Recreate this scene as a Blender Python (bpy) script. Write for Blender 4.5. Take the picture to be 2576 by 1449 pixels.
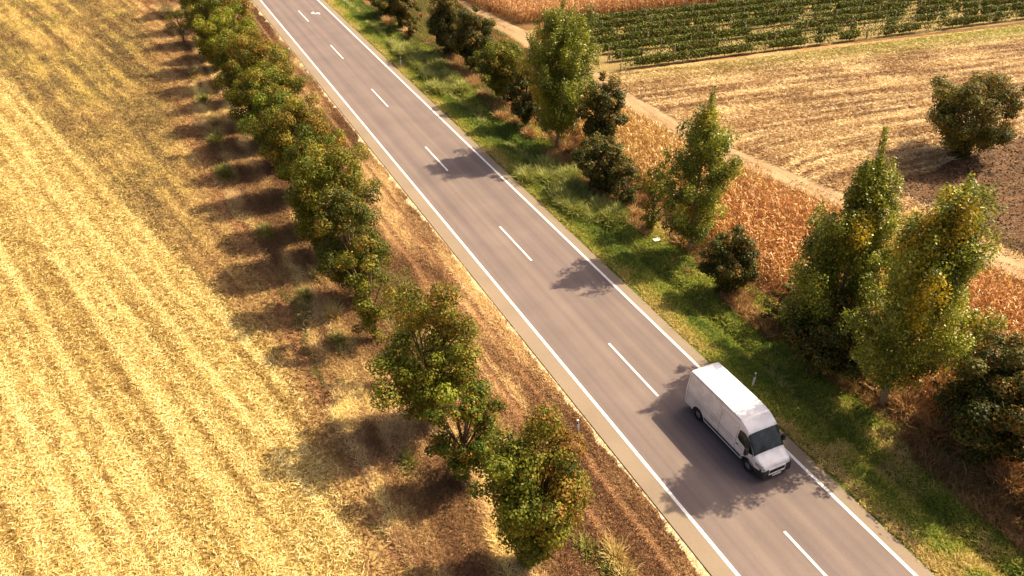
import bpy, math, random
import numpy as np
from mathutils import Vector
R = math.radians
scene = bpy.context.scene
for _o in list(bpy.data.objects): bpy.data.objects.remove(_o)
COL = scene.collection

# ---------------------------------------------------------------- camera
# world frame: +Y runs along the road away from the camera, X across it, road centre at X = 0
PITCH, AZ, CAMX, CAMH = R(34.60568), R(25.83682), -21.4303, 29.7716
cam_d = bpy.data.cameras.new("camera"); cam = bpy.data.objects.new("camera", cam_d); COL.objects.link(cam)
cam_d.sensor_width = 36.0; cam_d.lens = 36.0 * 2050.0 / 2576.0
cam_d.clip_start = 0.5; cam_d.clip_end = 6000
cam.location = (CAMX, 0, CAMH); cam.rotation_euler = (R(90) - PITCH, 0, -AZ)
scene.camera = cam

# ---------------------------------------------------------------- light
SUN_EL, SUN_AZ = R(47.5), R(-1.0)          # azimuth measured from +X
sd = Vector((math.cos(SUN_EL) * math.cos(SUN_AZ), math.cos(SUN_EL) * math.sin(SUN_AZ), math.sin(SUN_EL)))
world = bpy.data.worlds.new("World"); scene.world = world; world.use_nodes = True
wn = world.node_tree.nodes; wl = world.node_tree.links
bg = wn["Background"]; bg.inputs["Strength"].default_value = 0.115
sky = wn.new("ShaderNodeTexSky"); sky.sky_type = 'NISHITA'; sky.sun_disc = False
sky.sun_elevation = SUN_EL; sky.sun_rotation = R(90) - SUN_AZ; sky.air_density = 0.6; sky.dust_density = 5.0; sky.ozone_density = 0.3
warm = wn.new("ShaderNodeVectorMath"); warm.operation = 'MULTIPLY'; warm.inputs[1].default_value = (1.06, .97, .92)   # the photo's warm white balance
wl.new(sky.outputs[0], warm.inputs[0]); wl.new(warm.outputs[0], bg.inputs["Color"])
sun_d = bpy.data.lights.new("sun", 'SUN'); sun_d.energy = 5.0; sun_d.angle = R(0.5); sun_d.color = (1.0, 0.83, 0.58)
sun = bpy.data.objects.new("sun", sun_d); COL.objects.link(sun); sun.location = (40, 0, 60)
sun.rotation_euler = sd.to_track_quat('Z', 'Y').to_euler()
scene.view_settings.view_transform = 'Standard'; scene.view_settings.look = 'None'
scene.view_settings.exposure = 0.80; scene.view_settings.gamma = 1.0
scene.cycles.max_bounces = 5; scene.cycles.transparent_max_bounces = 4

# ---------------------------------------------------------------- helpers
rng = np.random.default_rng(7)

def nz(x, y, seed=0):
    """smooth value noise 0..1 (numpy)"""
    x = np.asarray(x, float); y = np.asarray(y, float)
    xi = np.floor(x); yi = np.floor(y); fx = x - xi; fy = y - yi
    fx = fx * fx * (3 - 2 * fx); fy = fy * fy * (3 - 2 * fy)
    def h(a, b):
        v = np.sin(a * 127.1 + b * 311.7 + seed * 74.7) * 43758.5453
        return v - np.floor(v)
    return (h(xi, yi) * (1 - fx) + h(xi + 1, yi) * fx) * (1 - fy) + (h(xi, yi + 1) * (1 - fx) + h(xi + 1, yi + 1) * fx) * fy

def fb(x, y, seed=0):
    return 0.5 * nz(x, y, seed) + 0.3 * nz(np.asarray(x) * 2.1, np.asarray(y) * 2.1, seed + 1) + 0.2 * nz(np.asarray(x) * 4.3, np.asarray(y) * 4.3, seed + 2)

def tag(o, label=None, cat=None, group=None, kind=None):
    if label: o["label"] = label
    if cat: o["category"] = cat
    if group: o["group"] = group
    if kind: o["kind"] = kind
    return o

def empty(name, loc, label, cat, group=None, rz=0):
    o = bpy.data.objects.new(name, None); COL.objects.link(o); o.empty_display_size = 0.3
    o.location = loc; o.rotation_euler = (0, 0, rz)
    return tag(o, label, cat, group)

def link(name, me, mat, parent=None, smooth=False):
    o = bpy.data.objects.new(name, me); COL.objects.link(o)
    if mat is not None: me.materials.append(mat)
    if smooth: me.polygons.foreach_set("use_smooth", np.ones(len(me.polygons), bool))
    if parent is not None: o.parent = parent
    return o

def quads(name, V, mat, parent=None, C=None, k=4):
    """V (n,k,3) polygons of k corners, C (n,3) colour of each polygon"""
    V = np.asarray(V, np.float32); n = len(V)
    me = bpy.data.meshes.new(name)
    me.vertices.add(n * k); me.vertices.foreach_set("co", V.reshape(-1))
    me.loops.add(n * k); me.loops.foreach_set("vertex_index", np.arange(n * k, dtype=np.int32))
    me.polygons.add(n); me.polygons.foreach_set("loop_start", np.arange(0, n * k, k, dtype=np.int32))
    me.polygons.foreach_set("loop_total", np.full(n, k, np.int32))
    me.update(calc_edges=True)
    if C is not None:
        a = me.color_attributes.new("tone", 'FLOAT_COLOR', 'POINT')
        cc = np.ones((n, k, 4), np.float32); cc[:, :, :3] = np.asarray(C)[:, None, :]
        a.data.foreach_set("color", cc.reshape(-1))
    return link(name, me, mat, parent)

class MB:
    """collects shapes and links them as one mesh"""
    def __init__(s): s.v = []; s.f = []
    def add(s, v, f):
        b = len(s.v); s.v += [tuple(p) for p in v]; s.f += [tuple(i + b for i in q) for q in f]
    def box(s, x0, x1, y0, y1, z0, z1):
        s.add([(x0,y0,z0),(x1,y0,z0),(x1,y1,z0),(x0,y1,z0),(x0,y0,z1),(x1,y0,z1),(x1,y1,z1),(x0,y1,z1)],
              [(3,2,1,0),(4,5,6,7),(0,1,5,4),(1,2,6,5),(2,3,7,6),(3,0,4,7)])
    def tube(s, pts, rad, n=7, cap=True):
        pts = [Vector(p) for p in pts]; b = len(s.v)
        for i, p in enumerate(pts):
            d = (pts[min(i + 1, len(pts) - 1)] - pts[max(i - 1, 0)]).normalized()
            a = d.orthogonal().normalized() if abs(d.z) < .9 else d.cross(Vector((0, 1, 0))).normalized()
            c = d.cross(a)
            for j in range(n):
                t = 2 * math.pi * j / n
                s.v.append(tuple(p + (a * math.cos(t) + c * math.sin(t)) * rad[i]))
        for i in range(len(pts) - 1):
            for j in range(n):
                s.f.append((b + i*n + j, b + i*n + (j+1) % n, b + (i+1)*n + (j+1) % n, b + (i+1)*n + j))
        if cap:
            s.f.append(tuple(b + j for j in range(n))[::-1]); s.f.append(tuple(b + (len(pts)-1)*n + j for j in range(n)))
    def build(s, name, mat, parent=None, smooth=False, bevel=0):
        me = bpy.data.meshes.new(name); me.from_pydata(s.v, [], s.f); me.update()
        o = link(name, me, mat, parent, smooth)
        if bevel:
            m = o.modifiers.new("bevel", 'BEVEL'); m.width = bevel; m.segments = 2
        return o

# ---------------------------------------------------------------- materials
def newmat(name):
    m = bpy.data.materials.new(name); m.use_nodes = True
    n = m.node_tree.nodes; l = m.node_tree.links
    return m, n, l, n["Principled BSDF"]

def plain(name, rgb, rough=0.6, metal=0.0, spec=0.5, coat=0.0):
    m, n, l, p = newmat(name)
    p.inputs["Base Color"].default_value = (*rgb, 1); p.inputs["Roughness"].default_value = rough
    p.inputs["Metallic"].default_value = metal; p.inputs["Specular IOR Level"].default_value = spec
    p.inputs["Coat Weight"].default_value = coat
    return m

def leafmat(name, rough=0.5, transl=0.3, spec=0.4, tint=(1, 1, 1)):
    m, n, l, p = newmat(name)
    at = n.new("ShaderNodeAttribute"); at.attribute_name = "tone"
    l.new(at.outputs["Color"], p.inputs["Base Color"])
    p.inputs["Roughness"].default_value = rough; p.inputs["Specular IOR Level"].default_value = spec
    tr = n.new("ShaderNodeBsdfTranslucent"); l.new(at.outputs["Color"], tr.inputs["Color"])
    mx = n.new("ShaderNodeMixShader"); mx.inputs[0].default_value = transl
    l.new(p.outputs[0], mx.inputs[1]); l.new(tr.outputs[0], mx.inputs[2])
    l.new(mx.outputs[0], n["Material Output"].inputs["Surface"])
    return m

def groundmat(name, ramp, coarse=0.25, fine=6.0, stretch=(1, 1), skew=(0, 0), bend=None, bump=0.35, mixf=0.5, rough=0.95):
    """two noises (a broad one stretched along the rows, a fine one) drive a colour ramp.
    bend = row direction change X - k*max(0, Y-y0)"""
    m, n, l, p = newmat(name)
    tc = n.new("ShaderNodeTexCoord"); sp = n.new("ShaderNodeSeparateXYZ"); l.new(tc.outputs["Object"], sp.inputs[0])
    X, Y = sp.outputs["X"], sp.outputs["Y"]
    def mth(op, a, b):
        q = n.new("ShaderNodeMath"); q.operation = op
        for i, v in enumerate((a, b)):
            if isinstance(v, (int, float)): q.inputs[i].default_value = v
            else: l.new(v, q.inputs[i])
        return q.outputs[0]
    if bend:
        X = mth('ADD', X, mth('MULTIPLY', mth('MAXIMUM', mth('SUBTRACT', Y, bend[1]), 0.0), bend[0]))
    X2 = mth('ADD', X, mth('MULTIPLY', Y, skew[0])); Y2 = mth('ADD', Y, mth('MULTIPLY', X, skew[1]))
    cb = n.new("ShaderNodeCombineXYZ"); l.new(mth('MULTIPLY', X2, stretch[0]), cb.inputs[0]); l.new(mth('MULTIPLY', Y2, stretch[1]), cb.inputs[1])
    a = n.new("ShaderNodeTexNoise"); a.inputs["Scale"].default_value = coarse; a.inputs["Detail"].default_value = 5; a.inputs["Roughness"].default_value = .6
    l.new(cb.outputs[0], a.inputs["Vector"])
    b = n.new("ShaderNodeTexNoise"); b.inputs["Scale"].default_value = fine; b.inputs["Detail"].default_value = 4; b.inputs["Roughness"].default_value = .7
    l.new(tc.outputs["Object"], b.inputs["Vector"])
    mx = mth('ADD', mth('MULTIPLY', a.outputs["Fac"], 1 - mixf), mth('MULTIPLY', b.outputs["Fac"], mixf))
    cr = n.new("ShaderNodeValToRGB"); el = cr.color_ramp.elements
    el[0].position = ramp[0][0]; el[0].color = (*ramp[0][1], 1)
    el[1].position = ramp[-1][0]; el[1].color = (*ramp[-1][1], 1)
    for pos, c in ramp[1:-1]:
        e = el.new(pos); e.color = (*c, 1)
    l.new(mx, cr.inputs[0]); l.new(cr.outputs[0], p.inputs["Base Color"])
    p.inputs["Roughness"].default_value = rough; p.inputs["Specular IOR Level"].default_value = .15
    bp = n.new("ShaderNodeBump"); bp.inputs["Strength"].default_value = bump; bp.inputs["Distance"].default_value = .12
    l.new(b.outputs["Fac"], bp.inputs["Height"]); l.new(bp.outputs[0], p.inputs["Normal"])
    return m

M_leaf = leafmat("leaf", .5, .26, .16)
M_poplar = leafmat("poplar_leaf", .38, .34, .45)
M_grass = leafmat("grass_blade", .6, .3, .25)
M_straw = leafmat("straw", .55, .2, .3)
M_bark = groundmat("bark", [(.3, (.10, .065, .04)), (.7, (.24, .17, .11))], 2, 14)
M_barkpale = groundmat("pale_bark", [(.3, (.2, .15, .1)), (.7, (.42, .34, .24))], 2, 14)
M_twig = plain("twig", (.16, .10, .06), .9)
# asphalt with long wear streaks
def asphalt():
    m, n, l, p = newmat("asphalt")
    tc = n.new("ShaderNodeTexCoord"); mp = n.new("ShaderNodeMapping"); mp.inputs["Scale"].default_value = (1.35, .012, 1)
    l.new(tc.outputs["Object"], mp.inputs[0])
    a = n.new("ShaderNodeTexNoise"); a.inputs["Scale"].default_value = 1.0; a.inputs["Detail"].default_value = 3; l.new(mp.outputs[0], a.inputs[0])
    cr = n.new("ShaderNodeValToRGB"); e = cr.color_ramp.elements
    e[0].position = .36; e[0].color = (.146, .110, .102, 1); e[1].position = .64; e[1].color = (.200, .153, .128, 1)
    l.new(a.outputs[0], cr.inputs[0])
    # paler margin outside the edge lines
    sp = n.new("ShaderNodeSeparateXYZ"); l.new(tc.outputs["Object"], sp.inputs[0])
    ab = n.new("ShaderNodeMath"); ab.operation = 'ABSOLUTE'; l.new(sp.outputs[0], ab.inputs[0])
    wob = n.new("ShaderNodeTexNoise"); wob.inputs["Scale"].default_value = .9; l.new(tc.outputs["Object"], wob.inputs[0])
    ad = n.new("ShaderNodeMath"); ad.operation = 'MULTIPLY_ADD'; l.new(wob.outputs[0], ad.inputs[0]); ad.inputs[1].default_value = .22; l.new(ab.outputs[0], ad.inputs[2])
    mr = n.new("ShaderNodeMapRange"); mr.inputs[1].default_value = 3.4; mr.inputs[2].default_value = 3.62; l.new(ad.outputs[0], mr.inputs[0])
    mx = n.new("ShaderNodeMix"); mx.data_type = 'RGBA'; l.new(mr.outputs[0], mx.inputs[0]); l.new(cr.outputs[0], mx.inputs[6]); mx.inputs[7].default_value = (.245, .187, .128, 1)
    g = n.new("ShaderNodeTexNoise"); g.inputs["Scale"].default_value = 22; g.inputs["Detail"].default_value = 4; l.new(tc.outputs["Object"], g.inputs[0])
    big = n.new("ShaderNodeTexNoise"); big.inputs["Scale"].default_value = .35; big.inputs["Detail"].default_value = 3; l.new(tc.outputs["Object"], big.inputs[0])
    gm = n.new("ShaderNodeMath"); gm.operation = 'ADD'; l.new(g.outputs[0], gm.inputs[0]); l.new(big.outputs[0], gm.inputs[1])
    g2 = n.new("ShaderNodeMapRange"); g2.inputs[1].default_value = .7; g2.inputs[2].default_value = 1.3; g2.inputs[3].default_value = .86; g2.inputs[4].default_value = 1.12; l.new(gm.outputs[0], g2.inputs[0])
    sc = n.new("ShaderNodeVectorMath"); sc.operation = 'SCALE'; l.new(mx.outputs[2], sc.inputs[0]); l.new(g2.outputs[0], sc.inputs[3])
    l.new(sc.outputs[0], p.inputs["Base Color"]); p.inputs["Roughness"].default_value = .85
    bp = n.new("ShaderNodeBump"); bp.inputs["Strength"].default_value = .2; bp.inputs["Distance"].default_value = .01; l.new(g.outputs[0], bp.inputs["Height"]); l.new(bp.outputs[0], p.inputs["Normal"])
    return m
M_asphalt = asphalt()
M_line = groundmat("road_paint", [(.32, (.48, .45, .41)), (.44, (.80, .78, .74)), (.6, (.88, .87, .84))], 1.5, 5, bump=.05, rough=.6)

M_ground = None
def verge_ground():
    """dry reddish verge on the left of the road, green one on the right, browner under the right-hand trees"""
    m, n, l, p = newmat("verge")
    tc = n.new("ShaderNodeTexCoord"); sp = n.new("ShaderNodeSeparateXYZ"); l.new(tc.outputs["Object"], sp.inputs[0])
    def noise(s, d=5, r=.6, st=None):
        q = n.new("ShaderNodeTexNoise"); q.inputs["Scale"].default_value = s; q.inputs["Detail"].default_value = d; q.inputs["Roughness"].default_value = r
        if st:
            mp = n.new("ShaderNodeMapping"); mp.inputs["Scale"].default_value = st; l.new(tc.outputs["Object"], mp.inputs[0]); l.new(mp.outputs[0], q.inputs[0])
        else: l.new(tc.outputs["Object"], q.inputs[0])
        return q.outputs[0]
    def ramp(fac, stops):
        c = n.new("ShaderNodeValToRGB"); e = c.color_ramp.elements
        e[0].position = stops[0][0]; e[0].color = (*stops[0][1], 1); e[1].position = stops[-1][0]; e[1].color = (*stops[-1][1], 1)
        for a, b in stops[1:-1]:
            q = e.new(a); q.color = (*b, 1)
        l.new(fac, c.inputs[0]); return c.outputs[0]
    fine = noise(7, 4, .7); med = noise(.5, 5, .6, (1, .35, 1))
    ad = n.new("ShaderNodeMath"); ad.operation = 'MULTIPLY_ADD'; l.new(fine, ad.inputs[0]); ad.inputs[1].default_value = .6
    m2 = n.new("ShaderNodeMath"); m2.operation = 'MULTIPLY'; l.new(med, m2.inputs[0]); m2.inputs[1].default_value = .4; l.new(m2.outputs[0], ad.inputs[2])
    fac = ad.outputs[0]
    left = ramp(fac, [(.32, (.18, .085, .04)), (.5, (.31, .16, .075)), (.68, (.46, .28, .13))])
    green = ramp(fac, [(.32, (.06, .075, .015)), (.5, (.13, .15, .03)), (.68, (.26, .24, .06))])
    brown = ramp(fac, [(.32, (.06, .035, .014)), (.5, (.16, .09, .035)), (.68, (.34, .20, .085))])
    def mr(src, a, b):
        q = n.new("ShaderNodeMapRange"); q.inputs[1].default_value = a; q.inputs[2].default_value = b; l.new(src, q.inputs[0]); return q.outputs[0]
    wob = n.new("ShaderNodeMath"); wob.operation = 'MULTIPLY_ADD'; l.new(noise(.35, 4), wob.inputs[0]); wob.inputs[1].default_value = 5.0; l.new(sp.outputs[0], wob.inputs[2])
    def mix(f, a, b):
        q = n.new("ShaderNodeMix"); q.data_type = 'RGBA'; l.new(f, q.inputs[0]); l.new(a, q.inputs[6]); l.new(b, q.inputs[7]); return q.outputs[2]
    c = mix(mr(sp.outputs[0], -.1, .1), left, green)
    c = mix(mr(wob.outputs[0], 11.3, 12.6), c, brown)
    l.new(c, p.inputs["Base Color"]); p.inputs["Roughness"].default_value = .95; p.inputs["Specular IOR Level"].default_value = .1
    bp = n.new("ShaderNodeBump"); bp.inputs["Strength"].default_value = .5; bp.inputs["Distance"].default_value = .12; l.new(fine, bp.inputs["Height"]); l.new(bp.outputs[0], p.inputs["Normal"])
    return m
M_verge = verge_ground()
M_stub = groundmat("stubble_soil", [(.34, (.22, .13, .04)), (.5, (.44, .29, .085)), (.66, (.66, .48, .16))], .8, 5, (1.1, .12), skew=(.25, 0), mixf=.45, bump=.6)
M_tallsoil = groundmat("meadow_soil", [(.34, (.18, .105, .04)), (.5, (.33, .215, .08)), (.66, (.50, .36, .13))], .8, 5, (1, .12), bend=(.27, 39), mixf=.5, bump=.6)
M_dry = groundmat("mown_field_soil", [(.34, (.22, .12, .05)), (.5, (.38, .22, .09)), (.64, (.56, .38, .17))], .8, 6, (.14, 1.0), skew=(0, .12), mixf=.42, bump=.5)
M_plow = groundmat("ploughed_soil", [(.36, (.06, .032, .014)), (.5, (.13, .07, .032)), (.66, (.24, .14, .066))], .8, 4, (.4, 1), mixf=.6, bump=1.0)
M_track = groundmat("track_dirt", [(.40, (.22, .14, .07)), (.5, (.36, .24, .125)), (.60, (.47, .33, .18))], 1.0, 8, (1, .2), mixf=.45)
M_corn_soil = groundmat("corn_soil", [(.36, (.12, .055, .025)), (.66, (.34, .18, .075))], 1, 6)
M_vine_soil = groundmat("vineyard_soil", [(.36, (.14, .10, .03)), (.5, (.26, .19, .07)), (.66, (.44, .30, .13))], .7, 5, (.2, 1), skew=(0, .11))
M_cream = groundmat("pale_grit", [(.38, (.30, .19, .09)), (.5, (.50, .40, .22)), (.60, (.76, .70, .48))], 2.2, 10)

# ---------------------------------------------------------------- ground
def zground(x, y):
    x = np.asarray(x, float)
    d = np.exp(-((x - 7.0) / .55) ** 2) * -.42
    return d + 0 * np.asarray(y)

def ground_sheet():
    xs = np.concatenate([[-3000, -800, -250, -90], np.arange(-60, 4.6, 4.0), np.arange(5, 9.3, .25), np.arange(12, 140, 8.0), [200, 500, 1500, 3000]])
    ys = np.concatenate([[-3000, -600, -150, -40], np.arange(-10, 160, 3.0), [220, 500, 1500, 3500]])
    XX, YY = np.meshgrid(xs, ys); ZZ = zground(XX, YY) + np.where((XX > 5) & (XX < 9), .12 * (nz(XX * .9, YY * .33, 5) - .5), 0)
    v = np.stack([XX, YY, ZZ], -1).reshape(-1, 3); nx = len(xs)
    f = [(j*nx+i, j*nx+i+1, (j+1)*nx+i+1, (j+1)*nx+i) for j in range(len(ys)-1) for i in range(nx-1)]
    me = bpy.data.meshes.new("ground"); me.from_pydata(v.tolist(), [], f); me.update()
    return tag(link("ground", me, M_verge, smooth=True), kind="structure")
ground_sheet()

def sheet(name, outline, z, mat, jag=.35, step=.45, seed=3, kind="structure"):
    pts = []
    n = len(outline)
    for i in range(n):
        a = np.array(outline[i], float); b = np.array(outline[(i+1) % n], float); L = np.linalg.norm(b - a)
        far = max(abs(a[0]), abs(a[1]), abs(b[0]), abs(b[1])) > 200
        k = 1 if far else max(1, int(L / step)); nrm = np.array([-(b-a)[1], (b-a)[0]]) / L
        for j in range(k):
            p = a + (b - a) * j / k
            if j and jag: p = p + nrm * jag * 2 * (float(fb(p[0] * 1.1, p[1] * 1.1, seed)) - .5)
            pts.append((p[0], p[1], z))
    me = bpy.data.meshes.new(name); me.from_pydata(pts, [], [tuple(range(len(pts)))]); me.update()
    return tag(link(name, me, mat), kind=kind)

def edge_x(y):                       # border between stubble and the standing dry grass
    return -17.6 - .27 * np.maximum(0, np.asarray(y, float) - 39)
ey = [-60, 20, 39, 50, 70, 100, 160]
sheet("stubble_field", [(-400, -60)] + [(float(edge_x(y)), y) for y in ey] + [(-400, 160)], .006, M_stub, .5)
TRACK = [(16, 122), (19.3, 100), (20.9, 85), (21.1, 66), (22.6, 49), (24.8, 40), (28.8, 26), (33.5, 10), (39, -12)]
TW = 1.45
sheet("meadow_strip", [(float(edge_x(y)), y) for y in ey] + [(-19.5, 160), (-17.6, 100), (-18.2, 62), (-17, 46), (-16.6, 36), (-16.0, 20), (-16, -60)], .003, M_tallsoil, .6)
sheet("mown_field", [(x + .2, y) for x, y in TRACK[3:]] + [(300, -12), (300, 30), (87, 61), (77, 62.3), (41.8, 68), (21.4, 69.8)], .004, M_dry, .3)
sheet("ploughed_field", [(29.6, 39.0), (49, 41.2), (90, 43), (300, 43), (300, -12), (42, -12), (35.6, 10), (31.6, 24), (30.2, 30)], .008, M_plow, .5)
sheet("vineyard_ground", [(22, 70.2), (42, 68.3), (90, 61.5), (90, 80.2), (54, 83.7), (29, 86), (22.2, 86.5)], .010, M_vine_soil, .4)
sheet("corn_field_soil", [(12, 8), (11.8, 33), (11.4, 60), (13, 65), (19.6, 65), (20.0, 50), (22.6, 40), (26.6, 26), (31.5, 8)], .005, M_corn_soil, .4)
def track():
    L = [(x - TW, y) for x, y in TRACK]; Rr = [(x + TW, y) for x, y in TRACK][::-1]
    return sheet("dirt_track", L + Rr, .014, M_track, .28)
track()

# ---------------------------------------------------------------- road
Y0, Y1 = -80, 420
rb = MB(); rb.box(-4.4, 4.12, Y0, Y1, -.05, .07)
tag(rb.build("road", M_asphalt), kind="structure")
def flat(name, x0, x1, y0, y1, z, mat):
    b = MB(); b.add([(x0,y0,z),(x1,y0,z),(x1,y1,z),(x0,y1,z)], [(0,1,2,3)]); return tag(b.build(name, mat), kind="structure")
flat("edge_line", -3.48, -3.31, Y0, Y1, .074, M_line)
flat("edge_line", 3.31, 3.48, Y0, Y1, .074, M_line)
for i in range(-3, 12):
    flat("centre_dash", -.065, .065, 0, 5.05, .074, M_line).location = (-.06, 16.15 + 15 * i - 5.05, 0)
# small painted survey mark on the far lane
def stroke(b, p, w=.07):
    for (ax, ay), (bx, by) in zip(p[:-1], p[1:]):
        d = Vector((bx-ax, by-ay)); n_ = Vector((-d.y, d.x)).normalized() * w
        b.add([(ax-n_.x, ay-n_.y, .075), (ax+n_.x, ay+n_.y, .075), (bx+n_.x, by+n_.y, .075), (bx-n_.x, by-n_.y, .075)], [(0,1,2,3)])
b = MB(); stroke(b, [(1.15, 104.6), (1.25, 104.1), (1.7, 103.8)]); b2 = [(1.45, 104.9), (1.42, 104.0)]
stroke(b, b2); stroke(b, [(1.72, 103.75), (1.78, 104.3), (1.98, 104.2), (1.98, 103.5)])
tag(b.build("road_mark", M_line), kind="structure")
# pale grit lapping against the left edge of the asphalt
def grit():
    ys = np.arange(-5, 150, .22); w = .02 + .42 * np.clip(fb(ys * .8, ys * 0, 9) * 3.0 - 1.3, 0, 1) + .12 * nz(ys * 2.7, ys * 0, 4)
    v = []; f = []
    for i, (y, q) in enumerate(zip(ys, w)):
        v += [(-4.38, y, .022), (-4.42 - q, y, .020)]
        if i: f.append((2*i-2, 2*i, 2*i+1, 2*i-1))
    me = bpy.data.meshes.new("grit_edge"); me.from_pydata(v, [], f); me.update()
    tag(link("grit_edge", me, M_cream), kind="structure")
grit()

# ---------------------------------------------------------------- ground cover (stuff)
def blades(name, P, length, width, lean, colors, mat=M_grass, az=None, label=None, cat=None, curl=.35):
    """P (n,3) roots; lean 0 = upright, 1 = flat; each blade a bent strip of two faces"""
    n = len(P)
    length = np.broadcast_to(length, n) * rng.uniform(.6, 1.3, n); width = np.broadcast_to(width, n) * rng.uniform(.7, 1.3, n)
    if az is None: az = rng.uniform(0, 2 * np.pi, n)
    lean = np.clip(np.broadcast_to(lean, n) + rng.normal(0, .15, n), 0, 1) * np.pi / 2
    h = np.stack([np.cos(az), np.sin(az), 0 * az], 1)
    d1 = h * np.sin(lean)[:, None] + np.array([0, 0, 1]) * np.cos(lean)[:, None]
    l2 = np.clip(lean + curl, 0, np.pi * .56)
    d2 = h * np.sin(l2)[:, None] + np.array([0, 0, 1]) * np.cos(l2)[:, None]
    tw = rng.uniform(-1.2, 1.2, n); s = np.stack([-np.sin(az), np.cos(az), 0 * az], 1)
    s = s * np.cos(tw)[:, None] + np.cross(d1, s) * np.sin(tw)[:, None]
    a = P; m = P + d1 * (length * .5)[:, None]; e = m + d2 * (length * .5)[:, None]
    w = width[:, None] / 2
    q1 = np.stack([a - s*w, a + s*w, m + s*w*.9, m - s*w*.9], 1); q2 = np.stack([m - s*w*.9, m + s*w*.9, e + s*w*.25, e - s*w*.25], 1)
    V = np.concatenate([q1, q2]); C = np.concatenate([colors, colors])
    o = quads(name, V, mat, None, C)
    return tag(o, label, cat, kind="stuff")

def pick(t, stops):
    """colour ramp in numpy"""
    xs = [s[0] for s in stops]; return np.stack([np.interp(t, xs, [s[1][k] for s in stops]) for k in range(3)], 1)

def tx(y): return np.interp(-np.asarray(y), [-p[1] for p in TRACK], [p[0] for p in TRACK])
CAMXY = np.array([CAMX, 0])
def scatter(n, x0, x1, y0, y1, keep):
    X = rng.uniform(x0, x1, n); Y = rng.uniform(y0, y1, n)
    # keep only what lies within view of the photograph with a margin
    dx = X - CAMX; fwd = dx * math.sin(AZ) + Y * math.cos(AZ); lat = dx * math.cos(AZ) - Y * math.sin(AZ)
    dep = fwd * math.cos(PITCH) + CAMH * math.sin(PITCH)
    k = (np.abs(lat) < dep * .63 * 1.12 + 2) & (fwd > 16) & (fwd < 132)
    k &= keep(X, Y); X = X[k]; Y = Y[k]
    return X, Y

# stubble: chopped straw lying in rows
def rowtone(X, Y):
    q = X + .25 * Y + .12 * (nz(X * .3, Y * .12, 19) - .5)
    w = .5 + .5 * np.sin(q * 2 * np.pi / .86); w2 = (.5 + .5 * np.sin(q * 2 * np.pi / 3.05 + 1.0)) ** 2.2 * 1.3
    w3 = .5 + .5 * np.sin(q * 2 * np.pi / 1.53 + .4)
    a = fb(q * .5 + 7, Y * .015, 21); b_ = fb(q * 3.0, Y * .06, 33); c = fb(q * 2.0, Y * 1.6, 41)
    amp = .45 + .8 * nz(q * .3, Y * .03, 29)
    return .22 * a + .40 * b_ + .16 * c + .22 * (.5 + amp * (.3 * w + .5 * w3 + .2 * w2 - .5))
X, Y = scatter(1700000, -75, -15, 12, 130, lambda x, y: x < edge_x(y) + .6 * (fb(x * .5, y * .5, 8) - .3))
t = np.clip((rowtone(X, Y) - .5) * 2.5 + .47 + rng.normal(0, .30, len(X)), 0, 1)
C = pick(t, [(0, (.25, .145, .035)), (.25, (.46, .31, .085)), (.55, (.72, .57, .20)), (1, (.92, .79, .38))]) * rng.uniform(.85, 1.15, (len(X), 1))
blades("cut_straw", np.stack([X, Y, rng.uniform(.01, .08, len(X))], 1), .26, .034, .86, C, M_straw, label="golden chopped straw lying over the stubble field left of the trees", cat="straw")

# standing dry grass between the stubble and the maples
X, Y = scatter(420000, -45, -13.5, 12, 130, lambda x, y: (x > edge_x(y) - .3) & (x < -14.0 - 3.5 * fb(y * .25, x * .25, 12)))
q = X + .22 * Y; g = .5 * fb(q * .45, Y * .03, 51) + .5 * fb(q * 1.9, Y * .1, 57); g2 = fb(X * .8, Y * .5, 52)
far = np.clip((Y - 42) / 22, 0, 1) * np.clip((-17.5 - X) / 2.5, 0, 1)
t = np.clip((g - .5) * 3.2 + .40 + (g2 - .5) * 1.1 + rng.normal(0, .24, len(X)), 0, 1)
C = pick(t, [(0, (.14, .11, .042)), (.35, (.265, .22, .08)), (.65, (.46, .35, .10)), (1, (.70, .56, .16))])
Cb = pick(t, [(0, (.26, .14, .055)), (.5, (.48, .30, .115)), (1, (.78, .58, .25))])
mixb = np.clip(far * .8 - (fb(X * .25, Y * .2, 58) - .4) * 1.2, 0, 1)[:, None]
C = C * mixb + Cb * (1 - mixb)
blades("dry_meadow_grass", np.stack([X, Y, 0*X], 1), .26 + .16 * far * g, .042, .6, C, label="yellow olive standing dry grass between the stubble and the maple row", cat="dry grass")

# reddish dry verge left of the road
X, Y = scatter(700000, -18, -4.6, 12, 130, lambda x, y: (x > -14.5 - 3.5 * fb(y * .25, x * .25, 12)) & (x < -4.46 - .42 * np.clip(fb(y * .8, y * 0, 9) * 3.0 - 1.3, 0, 1)))
g = fb(X * .55, Y * .16, 61); g2 = nz(X * 1.7, Y * .08, 62)
t = np.clip((g - .5) * 2.8 + (g2 - .5) * .8 + .47 + rng.normal(0, .2, len(X)), 0, 1)
C = pick(t, [(0, (.20, .105, .05)), (.4, (.355, .205, .093)), (.7, (.51, .325, .15)), (1, (.80, .61, .31))])
yel = np.clip((-9.0 - X) / 2.5, 0, 1) * np.clip((fb(X * .5, Y * .35, 66) - .38) * 4, 0, 1) * .7
C = C * (1 - yel[:, None]) + C * np.array([1.28, 1.45, 1.2]) * yel[:, None]
gr = (fb(X * .3 + 4, Y * .1, 63) > .60)[:, None] & (rng.uniform(0, 1, (len(X), 1)) < .6)
C = np.where(gr, np.array([.20, .20, .05]) * rng.uniform(.6, 1.3, (len(X), 1)), C)
rut = (np.abs(X + 7.3) < .22) | (np.abs(X + 5.7) < .2)
lng = np.where(rut, .10, .20 + .14 * g)
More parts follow.
